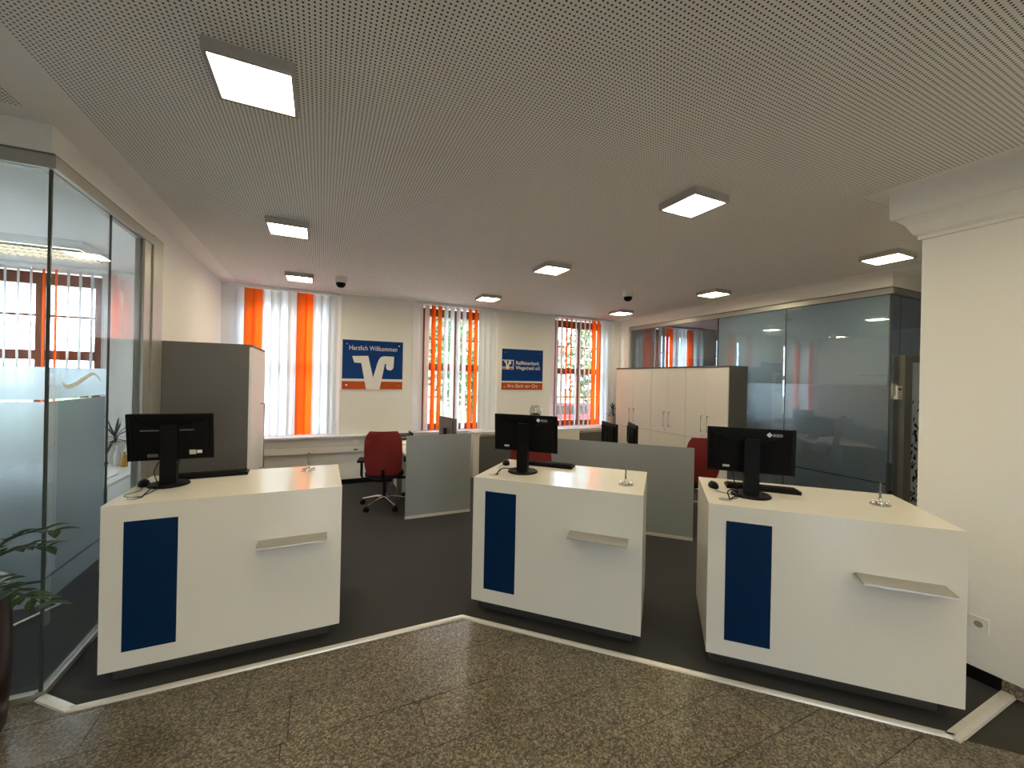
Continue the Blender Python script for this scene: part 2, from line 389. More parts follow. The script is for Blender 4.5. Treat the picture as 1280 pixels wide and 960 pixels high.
struct(obj('wall_left_office', bm, M_WALL), 'outer wall of the left office with an added, unseen window for daylight')
struct(bx('trim_5', XL-.10, XL, YG+.1005, 4.49, 2.815, ZC, M_WALL), 'white bulkhead above the left glass wall')
struct(bx('trim_6', -4.9, XL, YG, YG+.10, 2.815, ZC, M_WALL), 'white bulkhead above the hall glass pane')
# pier on the right with its cornice
bm = NB(); prism(bm, [(XR, -3.6), (4.2, -3.6), (4.2, YR-.0), (XR, YR)], 0, ZC); struct(obj('wall_right', bm, M_WALL), 'white wall on the right')
struct(bx('wall_corridor', 4.2, 11.5, 1.0, YR, 0, ZC, M_WALL), 'corridor wall')
struct(bx('wall_end', 11.5, 11.6, 1.0, YB+.5, 0, ZC, M_WALL), 'far right end wall')
bm = NB(); box(bm, -4.5, -.55, -3.7, -3.6, 0, ZC); box(bm, .55, 3.5, -3.7, -3.6, 0, ZC); box(bm, -.55, .55, -3.7, -3.6, 2.2, ZC)
struct(obj('wall_front', bm, M_WALL), 'hall wall with the glazed entrance behind the viewer')
en = sempty('door_2', 'glazed entrance behind the viewer', (0, -3.65, 0))
for x in (-.55, .49): bx('post', x, x+.06, -.03, .03, 0, 2.2, M_ALUD, en)
bx('head', -.49, .49, -.03, .03, 2.14, 2.2, M_ALUD, en)
for x in (-.49,): bx('pane', x, x+.98, -.003, .003, .05, 2.14, M_PANE, en)
bx('sky_blocker', -2.5, 2.5, -2.6, -.06, 2.45, 2.6, M_CEIL, en)  # unseen slab, added to cut the sky light coming through the entrance
struct(bx('wall_hall', -4.6, -4.5, -3.6, YG+.1, 0, ZC, M_WALL), 'left wall of the hall')
prof = [(0, 2.65), (.016, 2.652), (.018, 2.672), (.012, 2.676), (.034, 2.690), (.04, 2.70), (.06, 2.745), (.095, 2.785), (.118, 2.795), (.122, 2.81), (.122, ZC), (0, ZC)]
bm = NB()
path = [(XR, -3.6), (XR, YR), (5.6, YR)]
rings = []
for i, (x, y) in enumerate(path):
    rings.append([bm.verts.new({0: (XR-d, -3.6, z), 1: (XR-d, YR+d, z), 2: (5.6, YR+d, z)}[i]) for d, z in prof])
for a, b in zip(rings, rings[1:]):
    for j in range(len(prof)): bm.faces.new((a[j], a[(j+1) % len(prof)], b[(j+1) % len(prof)], b[j]))
bm.faces.new(rings[0]); bm.faces.new(rings[-1][::-1])
struct(obj('trim_7', bm, M_WALL), 'moulded white cornice on the right wall')
struct(bx('baseboard_right', XR-.010, XR, .905, YR, 0, .07, M_BLACKM), 'black baseboard along the right wall')
struct(bx('baseboard_hall', XR-.012, XR, -3.6, .905, 0, .07, M_GRANITE), 'granite baseboard of the hall')
# bulkhead above right glass wall
bm = NB(); prism(bm, [(XG-.05, YD-.03), (11.5, YD-.03), (11.5, YD+.08), (XG+.06, YD+.08), (XG+.06, YB), (XG-.05, YB)], 2.815, ZC)
struct(obj('trim_8', bm, M_WALL), 'white bulkhead above the right glass wall')
bx_ = bx('trim_9', XG-.05, XG+.05, 6.62, YB, 0, 2.815, M_WALL); struct(bx_, 'white wall stub where the right glass wall meets the window wall')

# ------------------------------------------------------------------ glass walls
def film_ribbon(parent, fn, m, pts, wd=.012):
    bm = NB(); prev = None
    for i, (u, z) in enumerate(pts):
        d = Vector((pts[min(i+1, len(pts)-1)][0]-pts[max(i-1, 0)][0], pts[min(i+1, len(pts)-1)][1]-pts[max(i-1, 0)][1])).normalized()
        t = wd*math.sin(PI*(i+.6)/(len(pts)+.2)); n_ = (-d.y*t/2, d.x*t/2)
        cur = (bm.verts.new(fn(u+n_[0], z+n_[1])), bm.verts.new(fn(u-n_[0], z-n_[1])))
        if prev: bm.faces.new((prev[0], prev[1], cur[1], cur[0]))
        prev = cur
    return obj('film_swoosh', bm, m, parent)
gl = sempty('wall_glass_left', 'glass wall of the left office with frosted film')
for y0, y1 in ((YG+.008, 3.60), (3.606, 4.12)):
    p = bx('glass_pane', XL-.006, XL+.006, y0, y1, .03, 2.735, M_GLASS, gl)
bx('glass_pane', -4.4, XL-.008, YG-.006, YG+.006, .03, 2.735, M_GLASS, gl)
bx('corner_joint', XL-.0055, XL+.0065, YG-.0065, YG+.0055, .03, 2.735, M_EDGE, gl)
bx('glass_edge', XL-.006, XL+.006, 3.6005, 3.6055, .03, 2.735, M_EDGE, gl)
for a in ((XL-.02, XL+.02, YG, 4.12), (-4.4, XL-.02, YG-.02, YG+.02)):
    bx('floor_track', *a, 0, .03, M_ALU, gl)
bx('top_track', XL-.045, XL+.03, YG-.03, 4.27, 2.735, 2.80, M_ALU, gl); bx('top_track', -4.4, XL-.045, YG-.03, YG+.045, 2.735, 2.80, M_ALU, gl)
bx('shadow_gap', XL-.04, XL+.02, YG-.02, 4.27, 2.80, 2.815, M_ALUD, gl); bx('shadow_gap', -4.4, XL-.04, YG-.02, YG+.04, 2.80, 2.815, M_ALUD, gl)
bx('frame_post', XL-.04, XL+.02, 4.12, 4.25, 0, 2.735, M_ALU, gl)
bx('frame_gap', XL-.03, XL+.005, 4.25, 4.27, 0, 2.735, M_ALUD, gl)
bx('frame_post', XL-.05, XL+.03, 4.27, 4.488, 0, 2.8149, M_ALU, gl)
def film_left(z0, z1):
    flat('frosted_film', [(XL-.0075, YG+.012, z0), (XL-.0075, 3.598, z0), (XL-.0075, 3.598, z1), (XL-.0075, YG+.012, z1)], M_FILM, gl)
    flat('frosted_film', [(-4.4, YG+.0075, z0), (XL-.012, YG+.0075, z0), (XL-.012, YG+.0075, z1), (-4.4, YG+.0075, z1)], M_FILM, gl)
film_left(1.542, 1.712); film_left(.605, 1.530); film_left(.47, .592)
film_ribbon(gl, lambda u, z: (XL+.0075, u, z), M_PRINT, [(3.04, 1.665), (3.055, 1.64), (3.075, 1.62), (3.10, 1.607), (3.14, 1.606), (3.2, 1.62), (3.26, 1.64), (3.32, 1.66), (3.37, 1.676), (3.41, 1.678), (3.45, 1.66), (3.49, 1.625)], .026)

gr = sempty('wall_glass_right', 'glass wall of the right office')
ys = [YD, 3.50, 4.56, 5.62, 6.62]
for y0, y1 in zip(ys, ys[1:]):
    bx('glass_pane', XG-.005, XG+.005, y0+.003, y1-.003, .03, 2.74, M_GLASSR, gr)
for y in ys[1:-1]: bx('glass_edge', XG-.004, XG+.004, y-.003, y+.003, .03, 2.74, M_EDGE, gr)
bx('corner_joint', XG-.006, XG+.006, YD-.006, YD+.006, .03, 2.74, M_EDGE, gr)
bx('floor_track', XG-.02, XG+.02, YD, 6.62, 0, .03, M_ALU, gr)
bm = NB(); prism(bm, [(XG-.03, YD-.03), (11.5, YD-.03), (11.5, YD+.04), (XG+.04, YD+.04), (XG+.04, 6.62), (XG-.03, 6.62)], 2.74, 2.80); obj('top_track', bm, M_ALU, gr)
bm = NB(); prism(bm, [(XG-.02, YD-.02), (11.5, YD-.02), (11.5, YD+.03), (XG+.03, YD+.03), (XG+.03, 6.62), (XG-.02, 6.62)], 2.80, 2.815); obj('shadow_gap', bm, M_ALUD, gr)
for z0, z1 in ((.10, .60), (.612, 1.71)):
    flat('frosted_film', [(XG+.0075, YD+.02, z0), (XG+.0075, 6.60, z0), (XG+.0075, 6.60, z1), (XG+.0075, YD+.02, z1)], M_FILMR, gr)
bx('light_film', XG+.0065, XG+.0085, YD+.02, 4.55, 1.712, 2.735, M_FILML, gr)
bx('glass_pane', XG+.010, 5.96, YD-.005, YD+.005, .03, 2.74, M_GLASSR, gr)
bx('glass_pane', 5.96, 7.05, YD-.005, YD+.005, 2.06, 2.74, M_GLASSR, gr)
bx('glass_pane', 7.05, 11.5, YD-.005, YD+.005, .03, 2.74, M_GLASSR, gr)
bx('lock_plate', XG+.015, XG+.13, YD-.022, YD-.006, 1.60, 1.735, M_STEEL, gr)
dr = sempty('door_1', 'framed glass door with dark leaf print')
bx('door_post', 5.96, 6.13, YD-.05, YD+.05, 0, 2.06, M_ALUD, dr); bx('door_post', 6.95, 7.05, YD-.05, YD+.05, 0, 2.06, M_ALUD, dr)
bx('door_head', 6.13, 6.95, YD-.05, YD+.05, 2.0, 2.06, M_ALUD, dr)
leafp = bx('door_leaf', 6.14, 6.94, YD-.008, YD+.008, .02, 1.99, mat('door_film', (.52, .60, .68), .35), dr)
bm = NB()
for i in range(130):
    t = i/130; cx_ = 6.2+.55*random.random(); cz = .35+1.3*t*random.uniform(.7, 1); an = random.uniform(.3, 1.2)*random.choice((1, 1, -1)); l_ = random.uniform(.03, .055); wv = l_*.35
    pts = []
    for k in range(8):
        a_ = 2*PI*k/8; u, v = l_*math.cos(a_)*.9, wv*math.sin(a_); pts.append((cx_+u*math.cos(an)-v*math.sin(an), YD-.0092-.00001*i, cz+u*math.sin(an)+v*math.cos(an)))
    bm.faces.new([bm.verts.new(p) for p in pts])
o = obj('leaf_print', bm, M_BLACKM, leafp)
kp = thing('keypad', 'small grey access keypad on the glass beside the door', 'keypad', (5.885, YD-.006, 1.635))
bx('housing', -.055, .055, -.03, 0, -.075, .075, M_WHITE, kp, .006); bx('display', -.035, .035, -.032, -.029, .02, .055, M_GREYCAB, kp)
for i in range(3): bx('button', -.035, .035, -.033, -.029, -.06+i*.025, -.045+i*.025, M_ALU, kp)

# ------------------------------------------------------------------ windows and blinds
def window(i, c, loc=None, rz=0):
    wn = sempty(f'window_{i}', 'brown wooden window with glazing bars', loc or (c, YB+.20, 0)); wn.rotation_euler.z = rz
    x0, x1, z0, z1 = -.575, .575, .77, 2.90
    y0, y1 = -.04, .05
    for n_, a in (('frame_stile', (x0, x0+.075, y0, y1, z0, z1)), ('frame_stile', (x1-.075, x1, y0, y1, z0, z1)), ('frame_rail', (x0+.075, x1-.075, y0, y1, z1-.14, z1)), ('frame_rail', (x0+.075, x1-.075, y0, y1, z0, z0+.12)),
                  ('transom', (x0+.075, x1-.075, y0-.01, y1, 1.82, 1.94)), ('mullion', (-.045, .045, y0-.012, y1+.0, z0+.12, 1.82)), ('mullion', (-.045, .045, y0-.012, y1, 1.94, z1-.14))):
        bx(n_, *a, M_WOOD, wn, .004)
    for s in (-1, 1):
        a, b = (x0+.075, -.045) if s < 0 else (.045, x1-.075)
        for zl, zh in ((z0+.12, 1.345), (1.37, 1.82), (1.94, 2.36), (2.385, z1-.14)):
            bx('pane', a, b, -.002, .002, zl, zh, M_PANE, wn)
        for z in (1.345, 2.36): bx('glazing_bar', a, b, y0+.015, y1-.02, z, z+.025, M_WOOD, wn)
    bx('sill', -.77, .77, -.235, -.045, .752, .775, M_SILL, wn, .004)
    return wn
for i, c in enumerate(WC): window(i+1, c)
window(7, 0, (-5.2, 4.9, 0), PI/2)  # unseen window, added to throw more daylight onto the left frosted film
slat_me = {}
def blind(c, colours, angles, label, zb=.80, loc=None, rz=0):
    b = thing('vertical_blind', label, 'blind', loc or (c, YB-.045, 0), rz, 'vertical blinds on the window wall')
    bx('head_rail', -.72, .72, -.02, .02, ZC-.045, ZC-.003, M_RAIL, b)
    n = len(colours); w_ = .127
    for k in range(n):
        x = -.71+1.42*(k+.5)/n
        key = (colours[k],)
        if key not in slat_me:
            bm = NB(); m_ = 5; cols = []
            for j in range(m_+1):
                u = -w_/2+w_*j/m_; bow = .013*(1-(2*u/w_)**2)
                cols.append([bm.verts.new((u, bow, z)) for z in (zb, ZC-.05)])
            for a, d in zip(cols, cols[1:]): bm.faces.new((a[0], d[0], d[1], a[1]))
            bmesh.ops.solidify(bm, geom=bm.faces[:], thickness=.0008)
            o = obj('slat', bm, M_BO if colours[k] == 'o' else M_BW, b, smooth=True); slat_me[key] = o.data
        else:
            o = bpy.data.objects.new('slat', slat_me[key]); C.objects.link(o); o.parent = b
        o.location = (x, 0, 0); o.rotation_euler = (0, 0, math.radians(angles[k]))
    # bead chain along the slat feet
    bm = NB(); tube(bm, [(-.70+1.40*j/20, -.004, zb+.012-.004*(j % 2)) for j in range(21)], .0022, 5); obj('bottom_chain', bm, M_RAIL, b)
    return b
blind(WC[0], 'wwwwwwwoowwww', [-58]*13, 'vertical blind turned edge-on seen through the left office glass')
blind(WC[1], 'wwoowwwwoowww', [15]*8+[26, 30]+[15]*3, 'closed white vertical blind with two orange pairs above the cable duct')
blind(WC[2], 'wwoowwwwoowww', [40]*10+[8]*3, 'half open vertical blind between the two blue signs')
blind(WC[3], 'wwoowwwwoowww', [42]*8+[10, 25]+[8]*3, 'half open vertical blind to the right of the small blue sign')
blind(WC[4], 'wwoowwwwoowww', [10]*13, 'closed vertical blind seen through the right office glass')

blind(WC[5], 'wwwwwwwwwwwww', [66]*13, 'open white vertical blind at the far end of the right office')

# ------------------------------------------------------------------ ceiling lamps
def lamp(x, y, label):
    t = thing('ceiling_lamp', label, 'ceiling lamp', (x, y, ZC), 0, 'square ceiling lamps')
    bm = NB(); s, s2, h = .158, .142, .052
    a = [[bm.verts.new((sx*q, sy*q, z)) for sx, sy in ((-1, -1), (1, -1), (1, 1), (-1, 1))] for q, z in ((s, -.003), (s, -h), (s2, -h), (s2, -h+.012), (s-.02, -.003))]
    for p, q in zip(a, a[1:]):
        for j in range(4): bm.faces.new((p[j], p[(j+1) % 4], q[(j+1) % 4], q[j]))
    obj('lamp_frame', bm, M_LAMPF, t)
    bx('diffuser', -s2+.001, s2-.001, -s2+.001, s2-.001, -h+.004, -h+.008, M_LAMP, t)
    return t
LX, LY = (-.28, 2.31, 4.9), (2.05, 3.97, 5.9)
lab = {(0, 0): 'largest lit square ceiling lamp, nearest, at upper left', (0, 1): 'lit square ceiling lamp in the middle of the left row', (0, 2): 'lit square ceiling lamp above the closed orange and white blind',
       (1, 0): 'lit square ceiling lamp above the counters, nearest in the middle row', (1, 1): 'lit square ceiling lamp in the centre of the ceiling', (1, 2): 'small lit square ceiling lamp in front of the blind between the signs',
       (2, 0): 'lit square ceiling lamp partly beside the right wall edge', (2, 1): 'lit square ceiling lamp beside the right bulkhead', (2, 2): 'small lit square ceiling lamp in front of the rightmost window blind'}
for i, x in enumerate(LX):
    for j, y in enumerate(LY): lamp(x, y, lab[(i, j)])
for x, y, l_ in ((-.28, .1, 'ceiling lamp over the hall, front left'), (2.31, .1, 'ceiling lamp over the hall, front right'), (-.28, -1.85, 'ceiling lamp over the hall, rear left'), (2.31, -1.85, 'ceiling lamp over the hall, rear right')):
    lamp(x, y, l_)

def dome(x, y, label):
    t = thing('dome_camera', label, 'security camera', (x, y, ZC), 0, 'dome cameras')
    bm = NB(); lathe(bm, [(.0, 0), (.070, 0), (.075, -.024), (.070, -.06), (.060, -.075), (.0, -.075)], 24); obj('mount', bm, M_WHITE, t, True)
    bm = NB(); lathe(bm, [(.0, -.075), (.059, -.075), (.058, -.094), (.048, -.118), (.029, -.132), (.0, -.137)], 24); obj('dome', bm, M_BLACK, t, True)
dome(.20, 5.74, 'white dome camera on the ceiling near the large blue sign')
dome(3.92, 4.58, 'white dome camera on the ceiling near the right bulkhead')
bm = NB(); lathe(bm, [(0, 0), (.03, 0), (.03, -.012), (.014, -.02), (.012, -.035), (.022, -.04), (0, -.042)], 16); o = obj('smoke_detector', bm, M_WHITE, None, True); o.location = (4.35, 5.3, ZC)
tag(o, 'tiny white ceiling detector beside the second dome camera', 'detector')

# ------------------------------------------------------------------ counters
CW, CD, CT = 1.172, .72, .985
def counter(loc, rz, label):
    t = thing('service_counter', label, 'counter', loc, rz, 'white service counters')
    bm = NB(); box(bm, 0, CW, 0, CD, .10, CT); b = obj('body', bm, M_COUNTER, t, bevel=.003, seg=2)
    bx('blue_panel', .095, .328, -.003, .004, .196, .893, M_BLUE, t)['label'] = 'dark blue inset panel'
    bm = NB(); box(bm, .03, CW-.06, .095, CD-.06, 0, .10); obj('plinth', bm, M_PLINTH, t)
    # bag ledge: bent steel sheet
    bm = NB(); prism(bm, [(-.001, .702), (-.108, .691), (-.110, .684), (-.106, .683), (-.001, .696)], .712, 1.088, 'x'); obj('bag_ledge', bm, M_STEEL, t)
    return t
CL = [((-1.04, 2.85, 0), 0), ((1.012, 2.798, 0), -PI/4), ((2.103, 1.707, 0), -PI/4)]
counter(*CL[0], 'white service counter on the left beside the frosted glass wall')
counter(*CL[1], 'white service counter in the middle, the furthest from the walls')
counter(*CL[2], 'white service counter on the right, close to the right wall')
def on_counter(k, u, v, z=CT):
    (x, y, _), a = CL[k]
    return (x+u*math.cos(a)-v*math.sin(a), y+u*math.sin(a)+v*math.cos(a), z)

def monitor(k, u, v, wd, ht, zb, rot, tilt, label, logo=True, base_r=.115):
    a = CL[k][1]+rot
    t = thing('monitor', label, 'monitor', on_counter(k, u, v, CT+.0005), a, 'monitors on the counters')
    bm = NB(); lathe(bm, [(0, 0), (base_r, 0), (base_r, .006), (base_r*.93, .014), (base_r*.5, .017), (0, .018)], 36); obj('base', bm, M_BLACK, t, True)
    bm = NB(); prism(bm, [(-.042, -.03), (.042, -.03), (.042, .02), (.028, .035), (-.028, .035), (-.042, .02)], .012, zb+ht*.78); obj('stand', bm, M_BLACK, t, bevel=.004)
    T = Matrix.Translation((0, .05, zb)) @ Matrix.Rotation(math.radians(tilt), 4, 'X')
    bm = NB(); box(bm, -wd/2, wd/2, .0, .022, 0, ht); 
    for vtx in bm.verts: vtx.co = T @ vtx.co
    p = obj('display_panel', bm, M_BLACK, t, bevel=.003)
    # bulged rear cover with a curved upper step
    bm = NB(); n_ = 14; top = []
    outer = [(-wd*.47, .012)]+[(-wd*.47+wd*.94*j/n_, ht*(.93-.20*math.sin(PI*j/n_))) for j in range(n_+1)]+[(wd*.47, .012)]
    inner = [(x*.93, .012+(z-.012)*.96+.003) for x, z in outer]
    lo = [bm.verts.new(T @ Vector((x, .001, z))) for x, z in outer]; hi = [bm.verts.new(T @ Vector((x, -.026, z))) for x, z in inner]
    bm.faces.new(hi); bm.faces.new(lo[::-1])
    for j in range(len(lo)): bm.faces.new((lo[j], lo[(j+1) % len(lo)], hi[(j+1) % len(lo)], hi[j]))
    rc = obj('rear_cover', bm, M_BLACKM, t)
    bm = NB(); box(bm, -.05, .05, -.033, -.026, ht*.50, ht*.80); 
    for vtx in bm.verts: vtx.co = T @ vtx.co
    obj('mount_plate', bm, M_BLACK, rc)
    bm = NB(); box(bm, -wd/2+.008, wd/2-.008, .0222, .0228, .008, ht-.008)
    for vtx in bm.verts: vtx.co = T @ vtx.co
    obj('screen', bm, M_SCREEN, p)
    def sticker(x0, x1, z0, z1, y=-.0275, nm='label_sticker', m=M_LABEL):
        bm = NB(); bm.faces.new([bm.verts.new(T @ Vector(q)) for q in ((x0, y, z0), (x1, y, z0), (x1, y, z1), (x0, y, z1))]); obj(nm, bm, m, rc)
    if logo:
        lx, lz, s = wd*.21, ht*.875, .017
        sticker(-wd*.32, -wd*.24, ht*.12, ht*.17)
        bm = NB(); bm.faces.new([bm.verts.new(T @ Vector((lx+s*a_, -.0015, lz+s*b_))) for a_, b_ in ((-1, 0), (0, -1), (1, 0), (0, 1))]); obj('logo_diamond', bm, M_WHITE, p)
        bm = text_bm('EIZO', .024, lambda x, y: T @ Vector((lx+s*1.15+x, -.0015, lz-.009+y)), xs=1.0); obj('logo_lettering', bm, M_WHITE, p)
    else:
        sticker(wd*.22, wd*.30, ht*.13, ht*.23); sticker(wd*.31, wd*.37, ht*.15, ht*.22, m=M_PAPER); sticker(-wd*.26, -wd*.14, ht*.10, ht*.17, m=M_GREYCAB)
        sticker(-wd*.33, -wd*.12, ht*.66, ht*.69, nm='vent', m=M_GREYCAB); sticker(wd*.1, wd*.28, ht*.66, ht*.69, nm='vent', m=M_GREYCAB)
    return t
def cable(parent_thing, pts, r=.003, nm='cable'):
    inv = Matrix.Translation(parent_thing.location) @ Matrix.Rotation(parent_thing.rotation_euler.z, 4, 'Z'); inv = inv.inverted()
    # smooth the polyline (Catmull-Rom)
    P = [Vector(p) for p in pts]; res = []
    for i in range(len(P)-1):
        p0, p1, p2, p3 = P[max(i-1, 0)], P[i], P[i+1], P[min(i+2, len(P)-1)]
        for s in range(6):
            q = s/6; res.append(.5*((2*p1)+(-p0+p2)*q+(2*p0-5*p1+4*p2-p3)*q*q+(-p0+3*p1-3*p2+p3)*q**3))
    res.append(P[-1])
    bm = NB(); tube(bm, [inv @ p for p in res], r, 6); return obj(nm, bm, M_BLACK, parent_thing, True)
m1 = monitor(0, .175, .41, .445, .30, .150, 0, 9, 'black monitor seen from behind on the left counter, without a logo', False, .108)
m2 = monitor(1, .272, .305, .510, .285, .150, 0, 4, 'black monitor seen from behind with pale logo on the middle counter')
m3 = monitor(2, .272, .295, .505, .290, .135, 0, 3, 'black monitor seen from behind with pale logo on the right counter')
def grommet(k, u, v, label):
    t = thing('cable_grommet', label, 'cable outlet', on_counter(k, u, v, CT+.0004), CL[k][1], 'cable outlets in the counters')
    bm = NB(); lathe(bm, [(0, 0), (.038, 0), (.038, .002), (.034, .004), (0, .004)], 24); obj('cover', bm, M_ALU, t, True)
    bx('slot', .012, .034, -.008, .008, .0038, .0046, M_BLACKM, t)
for k, nm in enumerate(('left', 'middle', 'right')): grommet(k, .105 if k else .10, .125, f'round grey cable outlet in the top of the {nm} counter')
cable(m1, [on_counter(0, .235, .37, CT+.17), on_counter(0, .225, .34, CT+.12), on_counter(0, .16, .26, CT+.05), on_counter(0, .13, .15, CT+.010), on_counter(0, .125, .125, CT+.003)])
cable(m1, [on_counter(0, .13, .38, CT+.15), on_counter(0, .12, .34, CT+.10), on_counter(0, .14, .33, CT+.03), on_counter(0, .15, .3, CT+.006), on_counter(0, .125, .14, CT+.006)], .0025)
cable(m2, [on_counter(1, .25, .31, CT+.03), on_counter(1, .20, .28, CT+.022), on_counter(1, .15, .21, CT+.035), on_counter(1, .13, .15, CT+.02), on_counter(1, .13, .126, CT+.004)], .004)
cable(m3, [on_counter(2, .165, .30, CT+.16), on_counter(2, .175, .27, CT+.08), on_counter(2, .19, .22, CT+.02), on_counter(2, .15, .15, CT+.012), on_counter(2, .13, .125, CT+.004)], .0035)
cable(m3, [on_counter(2, .20, .26, CT+.012), on_counter(2, .16, .24, CT+.04), on_counter(2, .125, .18, CT+.035), on_counter(2, .13, .127, CT+.004)], .004)

def keyboard(k, u, v, rot, label):
    t = thing('keyboard', label, 'keyboard', on_counter(k, u, v, CT+.0005), CL[k][1]+rot, 'keyboards')
    bm = NB(); prism(bm, [(-.07, .024), (-.07, .0), (.07, .0), (.07, .013)], -.215, .215, 'x'); obj('case', bm, M_BLACK, t, bevel=.003)
    bm = NB()
    for r in range(5):
        for c_ in range(18):
            x0 = -.205+c_*.0228; y0 = -.060+r*.0235; zz = .0245-(y0+.07)/.14*.011
            box(bm, x0, x0+.0195, y0, y0+.02, zz-.002, zz+.006)
    ko = obj('keys', bm, M_BLACKM, t); ko['kind'] = 'stuff'
    return t
keyboard(0, .36, .605, math.radians(3), 'black keyboard behind the monitor on the left counter')
keyboard(1, .39, .615, math.radians(-1), 'black keyboard behind the monitor on the middle counter')
keyboard(2, .37, .50, math.radians(-1), 'black keyboard behind the monitor on the right counter')
def mouse(k, u, v, rot, label, pts):
    t = thing('computer_mouse', label, 'mouse', on_counter(k, u, v, CT+.0005), CL[k][1]+rot, 'computer mice')
    bm = NB(); lathe(bm, [(.0, 0), (.94, 0), (1, .006), (.97, .016), (.85, .027), (.6, .036), (.3, .040), (0, .041)], 20, sx=.031, sy=.055); obj('shell', bm, M_BLACK, t, True)
    bm = NB(); tube(bm, [(-.003, .035, .031), (.003, .035, .031)], .008, 10); obj('scroll_wheel', bm, M_GREYCAB, t, True)
    cable(t, pts, .0017)
def cpts(k, *p): return [on_counter(k, u, v, CT+z) for u, v, z in p]
mouse(0, .045, .43, .3, 'black mouse at the left end of the left counter', cpts(0, (.05, .375, .008), (.07, .30, .004), (.03, .2, .003), (.06, .15, .003), (.12, .13, .006)))
mouse(1, .06, .50, .4, 'black mouse at the left end of the middle counter', cpts(1, (.05, .45, .008), (.05, .36, .003), (.10, .27, .003), (.13, .16, .004), (.13, .127, .006)))
mouse(2, .07, .42, .2, 'black mouse at the left end of the right counter', cpts(2, (.07, .365, .008), (.085, .31, .003), (.16, .25, .003), (.18, .18, .003), (.132, .127, .006)))
def pen_stand(k, u, v, label):
    t = thing('pen_stand', label, 'pen stand', on_counter(k, u, v, CT+.0005), CL[k][1], 'chained pens on the counters')
    bm = NB(); lathe(bm, [(0, 0), (.05, 0), (.052, .004), (.045, .008), (0, .009)], 28); obj('acrylic_base', bm, M_CLEARP, t, True)
    bm = NB(); lathe(bm, [(0, .009), (.024, .009), (.02, .018), (.011, .024), (.010, .042), (.0, .043)], 20); obj('holder', bm, M_CHROME, t, True)
    bm = NB(); tube(bm, [(0, 0, .02), (.0, 0, .06)], .006, 8); tube(bm, [(.0, 0, .06), (.001, 0, .135)], .0055, 8, .0045); obj('pen', bm, M_HANDLE, t, True)
    for s in (-1, 1):
        bm = NB(); lathe(bm, [(0, 0), (.011, .003), (.013, .010), (.008, .016), (0, .018)], 12, (s*.034, -.01, .008)); obj('chain_ball', bm, M_CHROME, t, True)
pen_stand(0, .962, .55, 'clear pen stand with upright pen on the left counter')
pen_stand(1, 1.045, .235, 'clear pen stand with upright pen on the middle counter')
pen_stand(2, .975, .39, 'clear pen stand with upright pen on the right counter')

# ------------------------------------------------------------------ cabinets
def handle_bar(parent, p0, p1, out, r=.006):
    bm = NB(); p0, p1, out = Vector(p0), Vector(p1), Vector(out)
    tube(bm, [p0, p0+out, p1+out, p1], r, 8); return obj('handle', bm, M_HANDLE, parent)
t = thing('tall_cabinet', 'tall cabinet with dark grey side and white doors by the left wall', 'cabinet', (-1.285, 4.575, 0))
bx('side_panel', 0, .655, 0, .022, 0, 1.955, M_GREYCAB, t); bx('side_panel', 0, .655, .998, 1.02, 0, 1.955, M_GREYCAB, t)
bx('top_panel', -.0, .675, -.002, 1.022, 1.955, 1.975, M_GREYCAB, t); bx('carcass', .004, .65, .022, .998, .0, 1.954, M_GREYCAB, t)
for y0, y1 in ((.002, .508), (.512, 1.018)):
    d = bx('door', .657, .678, y0, y1, .06, 1.95, M_WHITECAB, t, .002)
    if y0 > .3: handle_bar(d, (.678, .70, 1.37), (.678, .70, .66), (.035, 0, 0), .008)
def cupboard(y0, y1, label):
    t = thing('cupboard', label, 'cupboard', (5.25, y0, 0), 0, 'white wall cupboards'); W = y1-y0
    bx('carcass', .02, .41, .0, W-.001, 0, 1.93, M_GREYCAB, t); bx('top_panel', -.005, .412, -.0, W-.001, 1.93, 1.955, M_GREYCAB, t)
    h = (W-.004)/2
    for j in range(2):
        a = .002+j*h
        d = bx('door', 0, .019, a+.001, a+h-.002, .852, 1.928, M_WHITECAB, t, .0015)
        yy = a+h-.055 if j == 0 else a+.055
        handle_bar(d, (.0, yy, 1.20), (.0, yy, .96), (-.03, 0, 0), .006)
        d2 = bx('lower_door', 0, .019, a+.001, a+h-.002, .07, .846, M_WHITECAB, t, .0015)
    bm = NB(); tube(bm, [(0, h+.05, .90), (-.008, h+.05, .90)], .010, 10); obj('lock', bm, M_STEEL, t)
    bx('plinth', .03, .40, .01, W-.01, 0, .06, M_BLACKM, t)
cupboard(3.98, 4.73, 'white double-door cupboard at the near end of the row, grey side showing')
cupboard(4.73, 5.48, 'white double-door cupboard in the middle of the row')
cupboard(5.48, 6.42, 'white cupboard at the window end of the row')

